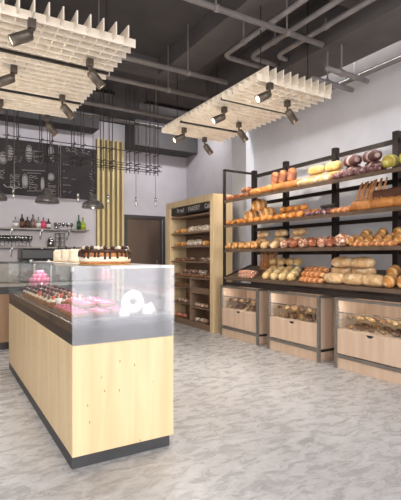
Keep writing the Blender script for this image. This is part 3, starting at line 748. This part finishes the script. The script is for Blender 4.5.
# ------------------------------------------------------------------ rack
RY0, RY1 = 2.05, 5.66
root = empty('bread_rack', (BXF, RY1, 0), 'tall dark metal bread rack with four long tilted shelves along right wall', 'rack')
def rbox(x0,x1,y0,y1,z0,z1,name,m='steel_dark',mt=None,par=None):
    return MB().box(x0-BXF,x1-BXF,y0-RY1,y1-RY1,z0,z1).build(name,m,par or root)
PX = 4.38
for i, y in enumerate((5.62,4.865,3.93,3.05,2.12)):
    rbox(PX-.035, PX+.035, y-.035, y+.035, 0, 2.64 if i else 2.63, 'back_post')
rbox(BXF-.015, BXF+.02, RY1-.035, RY1, .79, 2.60, 'front_post')
rbox(BXF-.015, PX-.035, RY1-.035, RY1, 2.57, 2.60, 'top_arm')
rbox(BXF+.002, BXF+.036, RY0, RY0+.035, 0, 2.60, 'front_post')
ys = (5.62,4.865,3.93,3.05,2.12)
for z in (2.51, 2.06, 1.645, 1.27):
    for i in range(4): rbox(PX-.015, PX+.02, ys[i+1]+.035, ys[i]-.035, z, z+.05, 'back_rail')
rbox(BXF+.0, BXF+.035, RY0+.036, RY1-.04, .80, .85, 'lower_frame'); rbox(PX-.07, PX-.036, RY0+.036, RY1-.04, .80, .85, 'lower_frame')
SH = [(2.10,.13),(1.72,.13),(1.34,.13),(.915,.18)]
SD = .525
for z, rise in SH:
    ang = math.atan2(rise, SD); mtx = Matrix.Translation((0,0,z)) @ Matrix.Rotation(-ang,4,'Y')
    Ln = math.hypot(SD, rise)
    s = MB().box(0, Ln-.01, RY0+.04-RY1, -.037, -.022, 0, mtx).build('shelf', 'shelf_tray', root)
    MB().box(-.012, .0, RY0+.04-RY1, 0, -.03, .012, mtx).build('shelf_lip', 'shelf_tray', s)
    for y in (-.036,): MB().box(0, Ln-.01, y, y+.012, -.025, .02, mtx).build('shelf_end', 'steel_dark', s)

# ---- breads
def ridged(amp, k, sk=1.0): return lambda t, a: 1+amp*math.sin(k*t+sk*a)*(max(0,math.sin(a)))
def tagp(mb, name, m, cat): return Proto(tag(mb.build(name, m, None, True), 'x', cat))
BM = {
 'roll_dark': bread_mat('dark_crusty', (150,92,54), (206,166,120), thr=.6, speck=22),
 'orange': bread_mat('orange_crust', (208,142,78), (236,180,104), thr=.62, speck=14, rough=.35),
 'brown': bread_mat('brown_crust', (150,94,66), (190,122,72), freq=2, thr=.75),
 'cream': bread_mat('floury_cream', (222,188,140), (246,232,204), thr=.5, speck=18),
 'yellow': bread_mat('pale_yellow_crust', (218,190,122), (240,222,170), thr=.58, speck=14),
 'plum': bread_mat('plum_rye', (122,82,84), (216,184,184), thr=.54, speck=28),
 'plumdark': bread_mat('dark_rye', (100,68,64), (190,160,152), freq=4, thr=.72),
 'gold': bread_mat('golden_crust', (222,150,74), (246,206,140), thr=.6, speck=14, rough=.35),
 'goldscore': bread_mat('golden_scored', (220,152,82), (244,206,144), freq=4, thr=.55, rough=.4, skew=.7),
 'dusty': bread_mat('dusted_crackle', (182,116,84), (246,226,206), thr=.48, speck=34),
 'dustbrown': bread_mat('brown_crackle', (168,96,66), (232,184,150), thr=.55, speck=30),
 'pale': bread_mat('pale_bun', (236,206,146), (248,230,186), thr=.55, speck=12),
 'paleloaf': bread_mat('pale_loaf', (234,198,148), (250,232,198), thr=.55, speck=12),
 'red': bread_mat('reddish_baguette', (208,130,76), (240,190,134), freq=5, thr=.7),
 'striped': bread_mat('striped_pastry', (196,84,56), (250,232,206), freq=10, thr=.55),
 'stick': bread_mat('breadstick_crust', (226,164,110), (242,200,150), thr=.6, speck=30),
 'green': bread_mat('yellowgreen_crust', (206,190,84), (230,220,130), freq=5, thr=.6, skew=0),
 'darkflat': bread_mat('dark_brown_flat', (112,70,52), (150,100,70), thr=.65, speck=20),
}
def bun_mesh(m, r=.06, h=.045, amp=0, k=0): return tagp(MB().blob(r, r*.97, h, (0,0,h*.62), 12, 14, f=ridged(amp,k) if amp else None, flat=.6), 'bread_roll', BM[m], 'bread')
def loaf_mesh(m, l=.14, w=.06, h=.05, amp=.06, k=10, p=2.0, name='bread_loaf'): return tagp(MB().blob(l, w, h, (0,0,h*.75), 26, 16, f=ridged(amp,k), flat=.72, p=p), name, BM[m], 'bread')
B = {
 'roll_dark': bun_mesh('roll_dark', .05, .042, .08, 8),
 'orange': loaf_mesh('orange', .125, .06, .056, .02, 8, 2.6),
 'brown_up': loaf_mesh('brown', .15, .055, .05, .04, 16, 2.4),
 'cream': loaf_mesh('cream', .135, .06, .048, .05, 14, 2),
 'yellow': loaf_mesh('yellow', .12, .065, .062, .03, 12, 2.6),
 'plum': loaf_mesh('plum', .08, .055, .048, .06, 8, 1.4),
 'plumdark': loaf_mesh('plumdark', .115, .08, .07, .06, 14, 1.4),
 'green': loaf_mesh('green', .085, .08, .075, .07, 9, 1.1),
 'gold_bun': bun_mesh('gold', .055, .045),
 'gold_long': loaf_mesh('gold', .085, .036, .036, .05, 9, 1.3, 'bread_roll'),
 'boule': loaf_mesh('goldscore', .12, .115, .095, .09, 11, 1.05, 'round_bread'),
 'pinkroll': bun_mesh('plum', .048, .036, .08, 8),
 'brown_long': loaf_mesh('red', .16, .035, .032, .06, 24, 2, 'baguette'),
 'gold_loaf': loaf_mesh('orange', .15, .062, .062, .02, 10, 3),
 'darkflat': loaf_mesh('darkflat', .11, .035, .10, .02, 8, 2.6),
 'tan_long': loaf_mesh('goldscore', .14, .052, .05, .06, 18, 1.4, 'baguette'),
 'pale_loaf': loaf_mesh('paleloaf', .12, .065, .055, .03, 8, 1.8),
 'dusty': loaf_mesh('dusty', .07, .066, .058, .07, 9, 1.05, 'round_bread'),
 'dustbrown': loaf_mesh('dustbrown', .068, .062, .055, .08, 9, 1.05, 'round_bread'),
 'bigdusty': loaf_mesh('dusty', .095, .09, .08, .05, 9, 1.05, 'round_bread'),
 'croiss': loaf_mesh('goldscore', .12, .06, .065, .12, 14, 1.2, 'scored_loaf'),
 'striped': loaf_mesh('striped', .18, .034, .032, .1, 26, 2, 'striped_pastry'),
 'pale_bun': bun_mesh('pale', .064, .058),
 'red_bag': loaf_mesh('red', .20, .044, .038, .07, 30, 2.2, 'baguette'),
 'big_pale': loaf_mesh('paleloaf', .15, .078, .066, .03, 8, 1.9),
 'gold_big': loaf_mesh('goldscore', .12, .07, .066, .06, 10, 1.2, 'scored_loaf'),
 'stick': tagp(MB().tube([(0,0,0),(.002,0,.08),(0,.002,.17),(.001,0,.25)], [.011,.013,.012,.009], 8), 'breadstick', BM['stick'], 'breadstick'),
}
SHN = ['top','second','third','bottom']
def shelf_pt(si, u, Y, h):
    z, rise = SH[si]; ang = math.atan2(rise, SD)
    # point u along slope, h perpendicular
    return Vector((BXF+u*math.cos(ang)-h*math.sin(ang), Y, z+u*math.sin(ang)+h*math.cos(ang))), ang
def place(kind, si, px, u, label, h=0.002, yaw=0, group=None, roll=None, scale=None):
    X = BXF+u
    Y = px_on_x(px, X)
    P_, ang = shelf_pt(si, u, Y, h)
    e = (Matrix.Rotation(-ang,3,'Y') @ Matrix.Rotation(yaw,3,'Z'))
    if roll: e = e @ Matrix.Rotation(roll,3,'Y')
    return B[kind].put(P_, label, group or 'breads on the rack', rot=e.to_euler(), scale=scale)
HY = PI/2   # length along the shelf
def series(kind, si, pxs, u, desc, h=.002, yaw=0, jit=.15, row='front', group=None, scale=None):
    for i, p in enumerate(pxs):
        sh = SHN[si]+' shelf'
        if len(pxs) == 1: lab = '%s, %s of %s' % (desc, row, sh)
        else: lab = '%s, %s of %s, %s' % (desc, row, sh, nth(i, len(pxs)))
        place(kind, si, p, u, lab, h, yaw+R.uniform(-jit,jit), group, scale=scale)
# top shelf
series('roll_dark', 0, (227.5,232.5,237.5,242.5,247.5), .07, 'small dark crusty roll')
series('roll_dark', 0, (235,240,245,250), .19, 'small dark crusty roll', row='second row')
series('roll_dark', 0, (246,250.5), .13, 'small dark crusty roll', h=.075, row='heaped on rolls')
series('orange', 0, (257.5,269,281,293.5), .08, 'glossy orange-brown loaf', yaw=HY, jit=.05)
series('orange', 0, (276,288,299), .22, 'glossy orange-brown loaf', yaw=HY, jit=.03, row='second row')
for i, p in enumerate((281,289,298)):
    Y = px_on_x(p, BXF+.42); P_, a = shelf_pt(0, .36, Y, .155)
    B['brown_up'].put((BXF+.35, Y, SH[0][0]+.24), 'dark brown loaf standing on end at back of top shelf, '+nth(i,3), 'breads on the rack', rot=(0,-PI/2+.12,R.uniform(-.1,.1)), scale=(.72,1.25,1.1))
series('cream', 0, (306.5,323.5), .08, 'flour-dusted cream loaf', yaw=HY, jit=.04)
series('orange', 0, (312,327), .22, 'half-hidden orange loaf', yaw=HY, jit=.03, row='second row')
series('yellow', 0, (319.5,336.5), .36, 'half-hidden pale yellow loaf', yaw=HY, jit=.03, row='back')
series('yellow', 0, (319,336.5), .36, 'pale yellow loaf stacked on another', h=.11, yaw=HY, jit=.03, row='back')
series('plum', 0, (339.5,350.5,362.5,375.5), .08, 'plum-coloured floury loaf', yaw=HY, jit=.04)
series('plum', 0, (345,357,369,381), .20, 'plum-coloured floury loaf', yaw=HY, jit=.04, row='second row')
series('plumdark', 0, (355,375), .36, 'half-hidden dark rye loaf', yaw=HY, jit=.03, row='back')
series('plumdark', 0, (355.5,375), .35, 'dark rye loaf with pale swirls stacked on another', h=.12, yaw=HY, jit=.03, row='back')
series('green', 0, (391.5,409), .14, 'yellow-green ribbed round loaf', h=.02, jit=.1)
series('orange', 0, (262,), .22, 'glossy orange-brown loaf', yaw=HY, jit=.03, row='left end of second row')
# second shelf
series('gold_long', 1, (229.5,235,240.5,246), .08, 'small golden finger roll', yaw=.5, jit=.1)
series('gold_long', 1, (234.5,240.5), .26, 'small golden finger roll', yaw=.5, jit=.1, row='second row')
series('gold_bun', 1, (251.5,258,264.5,271,278,285,292.5,300), .06, 'round golden bun')
series('boule', 1, (253,269.5), .24, 'large golden scored round bread', jit=.5, row='behind the buns')
series('boule', 1, (262.5,), .26, 'large golden scored round bread on top of two others', h=.14, jit=.4, row='behind buns')
series('gold_bun', 1, (281.5,288.5,295.5,302.5,309.5,316), .18, 'round golden bun', row='second row')
series('gold_bun', 1, (285,292,299,306), .19, 'round golden bun', h=.078, row='heaped on second row')
series('pinkroll', 1, (308,313.5,319.5,325.5,331.5), .06, 'small pinkish floury roll')
series('pinkroll', 1, (324,330,336), .18, 'small pinkish floury roll', row='second row')
tin = tag(MB().lathe([(.05,0),(.065,.07),(.07,.072),(.07,.08),(.062,.08),(.05,.01)], n=28, mtx=Matrix.Diagonal((1,1.6,1,1))).build('loaf_tin', 'bin_metal', None, True), 'oval grey tin with pale rim at back of second shelf', 'tin')
P_, a = shelf_pt(1, .36, px_on_x(329, BXF+.36), .003); tin.location = P_; tin.rotation_euler = (0,-a,0)
series('brown_long', 1, (340,), .05, 'long reddish-brown baguette', yaw=HY, jit=0)
series('brown_long', 1, (345,), .14, 'long reddish-brown baguette', yaw=HY, jit=0, row='second row')
for i in range(9):
    p = 353.5+i*3.3; Y = px_on_x(p, BXF+.27); P_, a = shelf_pt(1, .27, Y, .003)
    B['stick'].put(P_, 'thin breadstick leaning upright on second shelf, '+nth(i,9), 'breadsticks on the second shelf', rot=(.34-.02*i+R.uniform(-.06,.06), .12, 0), scale=(1.1,1.1,1.25))
series('gold_loaf', 1, (363.5,385.5,409), .07, 'long glossy golden loaf', yaw=HY, jit=.02)
series('darkflat', 1, (383,397,412), .33, 'tall dark brown sliced loaf', yaw=HY, jit=.03, row='back')
# third shelf
series('tan_long', 2, (232,238.5,245,251.5,258), .14, 'tan scored long roll pointing forwards', yaw=.3, jit=.08)
series('pale_loaf', 2, (267,276.5), .10, 'pale smooth loaf', yaw=.5, jit=.05)
series('pale_loaf', 2, (263,281,299), .38, 'half-hidden pale loaf', yaw=HY, jit=.03, row='back', scale=.97)
series('pale_loaf', 2, (266,284,302), .36, 'pale smooth loaf stacked on others', h=.105, yaw=HY, jit=.03, row='back')
series('dusty', 2, (285.5,304.5,323.5), .07, 'white-dusted crackled round bread')
series('dustbrown', 2, (295,314,332), .075, 'reddish crackled round bread')
series('dustbrown', 2, (291,311,331), .21, 'reddish crackled round bread', row='second row')
series('dusty', 2, (301,321), .21, 'white-dusted crackled round bread', row='second row')
series('bigdusty', 2, (343.5,), .11, 'big white-dusted crackled round bread')
series('brown_long', 2, (362,), .04, 'slim orange baguette', yaw=HY, jit=0)
series('brown_long', 2, (384,), .04, 'slim orange baguette', yaw=HY, jit=0, row='right end')
series('tan_long', 2, (354,363,372,381,391,401), .20, 'orange scored baguette', yaw=.35, jit=.06, row='second row', h=.004)
series('croiss', 2, (368,384,400,416), .41, 'large golden scored loaf', yaw=.5, jit=.08, row='back')
# bottom shelf
series('striped', 3, (246.5,), .05, 'red and white striped long pastry', yaw=HY, jit=0)
series('striped', 3, (248.5,), .12, 'red and white striped long pastry', yaw=HY, jit=0, row='second row')
series('striped', 3, (247.5,), .085, 'red and white striped long pastry on two others', h=.05, yaw=HY, jit=0)
series('striped', 3, (251,), .20, 'red and white striped long pastry', yaw=HY, jit=0, row='middle')
for i in range(9):
    p = 261.5+i*1.9; Y = px_on_x(p, BXF+.40); P_, a = shelf_pt(3, .40, Y, .003)
    B['stick'].put(P_, 'thin breadstick standing at back of bottom shelf, '+nth(i,9), 'breadsticks on the bottom shelf', rot=(.22+R.uniform(-.04,.04), -.05, 0), scale=(1.1,1.1,1.05))
series('pale_bun', 3, (267.5,275.5,284,292.5), .08, 'pale round bun', jit=1)
series('pale_bun', 3, (271,279,287.5,296), .205, 'pale round bun', jit=1, row='second row')
series('pale_bun', 3, (275,283,291,299), .33, 'pale round bun', jit=1, row='third row')
series('pale_bun', 3, (277.5,285.5,294,302), .38, 'pale round bun heaped on others', h=.105, jit=1, row='back')
series('red_bag', 3, (312,), .05, 'long reddish-brown baguette', yaw=HY, jit=0)
series('red_bag', 3, (315,), .14, 'long reddish-brown baguette', yaw=HY, jit=0, row='second row')
series('red_bag', 3, (315,), .095, 'long reddish-brown baguette lying on two others', h=.062, yaw=HY, jit=0)
series('red_bag', 3, (320,), .24, 'long reddish-brown baguette', yaw=HY, jit=0, row='third row')
series('red_bag', 3, (319,), .25, 'topmost long reddish-brown baguette', h=.062, yaw=HY, jit=0, row='back')
series('big_pale', 3, (336.5,355.5,375), .10, 'large pale oval loaf', yaw=HY-.12, jit=.05)
series('big_pale', 3, (344,366), .33, 'half-hidden pale oval loaf', yaw=HY, jit=.03, row='back')
series('big_pale', 3, (347,367), .31, 'large pale oval loaf stacked on another', h=.12, yaw=HY, jit=.03, row='back')
series('gold_big', 3, (392,406), .12, 'large golden scored loaf', yaw=.45, jit=.05)
series('gold_big', 3, (396,414), .36, 'large golden scored loaf', yaw=.45, jit=.05, row='back')

# ------------------------------------------------------------------ oak bakery cabinet
UX0, UX1, UY0, UY1, UH = 3.81, 4.19, 5.965, 7.68, 2.27
root = empty('bakery_cabinet', (UX0, UY0, 0), 'tall oak-framed bakery cabinet with black lettered sign board beside the rack', 'cabinet')
Wu, Du = UY1-UY0, UX1-UX0
def ub(x0,x1,y0,y1,z0,z1,name,m,par=None): return MB().box(x0,x1,y0,y1,z0,z1).build(name,m,par or root)
ub(0, Du, 0, .10, 0, UH, 'near_side', 'shelf_wood'); ub(0, Du, Wu-.16, Wu, 0, UH, 'far_side', 'shelf_wood')
ub(0, Du, .10, Wu-.16, UH-.11, UH, 'top_beam', 'shelf_wood')
ub(Du-.02, Du, .10, Wu-.16, 0, UH-.11, 'back_board', 'inner_wood')
ub(.02, Du-.02, .10, Wu-.16, 0, .1, 'base', 'inner_wood')
sb = ub(.03, .05, .11, Wu-.17, 2.02, 2.155, 'sign_board', 'chalkboard')
zs = (1.98, 1.675, 1.43, 1.155, .87)
for z in zs: ub(.03, Du-.02, .10, Wu-.16, z-.025, z, 'shelf', 'inner_wood')
ymid = px_on_x(189.5, UX0+.03)-UY0
ub(.03, Du-.02, ymid-.03, ymid, .1, .845, 'divider', 'inner_wood')
for z in (.69, .39): ub(.03, Du-.02, ymid, Wu-.16, z-.02, z, 'lower_shelf', 'inner_wood')
for z in (.62, .36): ub(.03, Du-.02, .10, ymid-.03, z-.02, z, 'lower_shelf', 'inner_wood')
ub(.03, .045, .10, ymid-.03, .62, .70, 'drawer_rim', 'inner_wood')
def word(txt, yc, size):
    cu = bpy.data.curves.new('lettering', 'FONT'); cu.body = txt; cu.size = size; cu.extrude = .002; cu.offset = .004; cu.align_x = 'CENTER'; cu.align_y = 'CENTER'
    t = bpy.data.objects.new('tmp', cu); COL.objects.link(t)
    bpy.context.view_layer.update()
    me = bpy.data.meshes.new_from_object(t.evaluated_get(bpy.context.evaluated_depsgraph_get()))
    bpy.data.objects.remove(t)
    me.materials.clear(); me.materials.append(M['chalk'])
    o = bpy.data.objects.new('lettering', me); COL.objects.link(o); o.parent = sb
    # text runs towards -Y, faces -X
    o.matrix_local = Matrix(((0,0,-1,.027),(-1,0,0,yc),(0,1,0,2.088),(0,0,0,1)))
word('Bread', px_on_x(180.5, UX0+.03)-UY0, .115)
word('BAKERY', px_on_x(194, UX0+.03)-UY0, .115)
word('Cakes', px_on_x(208.5, UX0+.03)-UY0-.02, .115)
# contents
C = {
 'ring': tagp(MB().blob(.12,.07,.065,(0,0,.05),26,14,f=ridged(.1,22),flat=.72,p=1.6), 'dusted_loaf', bread_mat('white_dusted', (214,190,160),(250,244,236),thr=.46,speck=20), 'bread'),
 'yel': tagp(MB().blob(.10,.055,.05,(0,0,.038),18,12,f=ridged(.08,12),flat=.72), 'bread_roll', BM['goldscore'], 'bread'),
 'dk': tagp(MB().blob(.06,.035,.028,(0,0,.02),14,10,f=ridged(.12,12),flat=.7), 'small_pastry', M['past2'], 'pastry'),
 'wt': tagp(MB().blob(.06,.038,.03,(0,0,.022),14,10,f=ridged(.12,12),flat=.7), 'small_pastry', bread_mat('iced_pastry', (176,134,104),(246,238,228),thr=.48,speck=30), 'pastry'),
 'pk': tagp(MB().blob(.055,.045,.035,(0,0,.026),12,10,f=ridged(.1,9),flat=.7), 'small_pastry', bread_mat('pinkish_pastry', (214,120,96),(250,214,196),thr=.5,speck=30), 'pastry'),
}
def crow(kind, pxs, z, u, desc, where, yaw=HY, jit=.3, h=.001):
    for i, p in enumerate(pxs):
        Y = min(UY1-.16-.13, max(UY0+.10+.10, px_on_x(p, UX0+u)))
        C[kind].put((UX0+u, Y, z+h), '%s in oak cabinet, %s%s' % (desc, where, '' if len(pxs) == 1 else ', '+nth(i,len(pxs))), 'baked goods in the oak cabinet', rot=(0,0,yaw+R.uniform(-jit,jit)), scale={'dk':1.25,'wt':1.3,'pk':1.25}.get(kind, 1))
s1, s2, s3, s4, s5 = zs
crow('yel', (179,184.5), s2, .10, 'golden roll', 'top bread shelf', jit=.1)
crow('ring', (192.5,199.5,206.5), s2, .15, 'white-dusted scored loaf', 'top bread shelf', jit=.1)
crow('yel', (178,184.5), s3, .12, 'golden roll', 'second bread shelf', jit=.1)
crow('ring', (191.5,199), s3, .14, 'white-dusted round loaf', 'second bread shelf', jit=.1)
crow('yel', (206,), s3, .12, 'golden roll right of the dusted loaves', 'second bread shelf', jit=.1)
crow('dk', (177.5,181,184.5,188.5), s4, .10, 'dark small pastry', 'third bread shelf front')
crow('wt', (181.5,187,192,203,208), s4, .22, 'iced small pastry', 'third bread shelf back')
crow('dk', (175.8,179.5,183.2,187,191,195,199,203.5,208), s5, .08, 'dark small pastry', 'wide pastry shelf front row')
crow('wt', (178,182,186,190,194,198.5,203,207.5), s5, .18, 'iced small pastry', 'wide pastry shelf middle row')
crow('wt', (183,188,193,198,203,207.5), s5, .29, 'iced small pastry', 'wide pastry shelf back row')
crow('wt', (185,190,195,200,205), s5, .235, 'iced small pastry', 'heaped on wide pastry shelf', h=.065)
crow('dk', (176.5,180,184,187), .69, .10, 'dark small pastry', 'upper left cubby', jit=.2)
crow('wt', (196,201,206), .62, .12, 'iced small pastry', 'upper right drawer')
crow('wt', (178,182,186), .39, .12, 'iced small pastry', 'middle left cubby')
crow('wt', (197,201.5,206), .36, .12, 'iced small pastry', 'middle right cubby')
crow('pk', (177.5,181,184.5), .1, .12, 'pinkish small pastry', 'lower left cubby')
crow('wt', (197.5,202,206), .1, .12, 'iced small pastry', 'lower right cubby')

# ------------------------------------------------------------------ light
SKY0, SKY1 = 2.2, 2.6
w = bpy.data.worlds.new('World'); S.world = w; w.use_nodes = True
nt = w.node_tree; bg = nt.nodes['Background']; bg.inputs[1].default_value = 1.0
tc = nt.nodes.new('ShaderNodeTexCoord'); sx = nt.nodes.new('ShaderNodeSeparateXYZ'); nt.links.new(tc.outputs['Generated'], sx.inputs[0])
rw = nt.nodes.new('ShaderNodeValToRGB'); nt.links.new(sx.outputs[2], rw.inputs[0]); nt.links.new(rw.outputs[0], bg.inputs[0])
rw.color_ramp.elements[0].position = 0; rw.color_ramp.elements[0].color = (SKY0*.98, SKY0*.98, SKY0*1.03, 1)
rw.color_ramp.elements[1].position = .6; rw.color_ramp.elements[1].color = (SKY1, SKY1*1.0, SKY1*1.03, 1)
k = rw.color_ramp.elements.new(.12); k.color = (SKY0*1.3, SKY0*1.29, SKY0*1.33, 1)
sun = bpy.data.lights.new('sun', 'SUN'); sun.energy = 1.0; sun.angle = R_(12); sun.color = (1,.93,.82)
so = bpy.data.objects.new('sun', sun); COL.objects.link(so)
so.rotation_euler = Vector((.10, .98, -.14)).to_track_quat('-Z','Y').to_euler()

def fill(loc, size, direction, energy, label, length_axis):  # area lights in made-up housings, added to brighten walls and rack
    root = empty('added_wall_fill', loc, label, 'added fill light', 'added linear fill lights')
    hx, hy = (size/2, .05) if length_axis == 'x' else (.05, size/2)
    MB().box(-hx, hx, -hy, hy, .0, .05).build('housing', 'track', root)
    l = bpy.data.lights.new('added_fill_light', 'AREA'); l.shape = 'RECTANGLE'; l.size = size if length_axis == 'x' else .08; l.size_y = .08 if length_axis == 'x' else size
    l.energy = energy; l.color = (.97,.97,1)
    lo = bpy.data.objects.new('added_fill_light', l); COL.objects.link(lo); lo.parent = root; lo.location = (0,0,-.012)
    D_ = Vector(direction).normalized()
    xa = Vector((1,0,0)) if length_axis == 'x' else Vector((0,1,0))
    za = -D_; 
    if length_axis == 'x': ya = za.cross(xa)
    else:
        ya = xa; xa = ya.cross(za)
    lo.rotation_euler = Matrix((xa, ya, za)).transposed().to_euler()
fill((.8, 7.3, HC-.055), 3.6, (0,.75,-.8), 30, 'added long black wall washer light high over the bar shelves', 'x')
fill((3.95, 7.4, HC-.055), 1.4, (0,.6,-.8), 34, 'added short black wall washer light high before the door', 'x')
fill((4.33, 3.9, HC-.055), 3.4, (.35,0,-.9), 64, 'added long black wall washer light above the bread rack', 'y')
# ------------------------------------------------------------------ camera
cam = bpy.data.cameras.new('camera'); co = bpy.data.objects.new('camera', cam); COL.objects.link(co)
cam.sensor_fit = 'HORIZONTAL'; cam.sensor_width = 36; cam.lens = 436/401*36
cam.shift_y = 6/401
co.location = (0,0,EYE); co.rotation_euler = (PI/2, 0, -math.atan2(VX, VY))
cam.clip_start = .05
S.camera = co
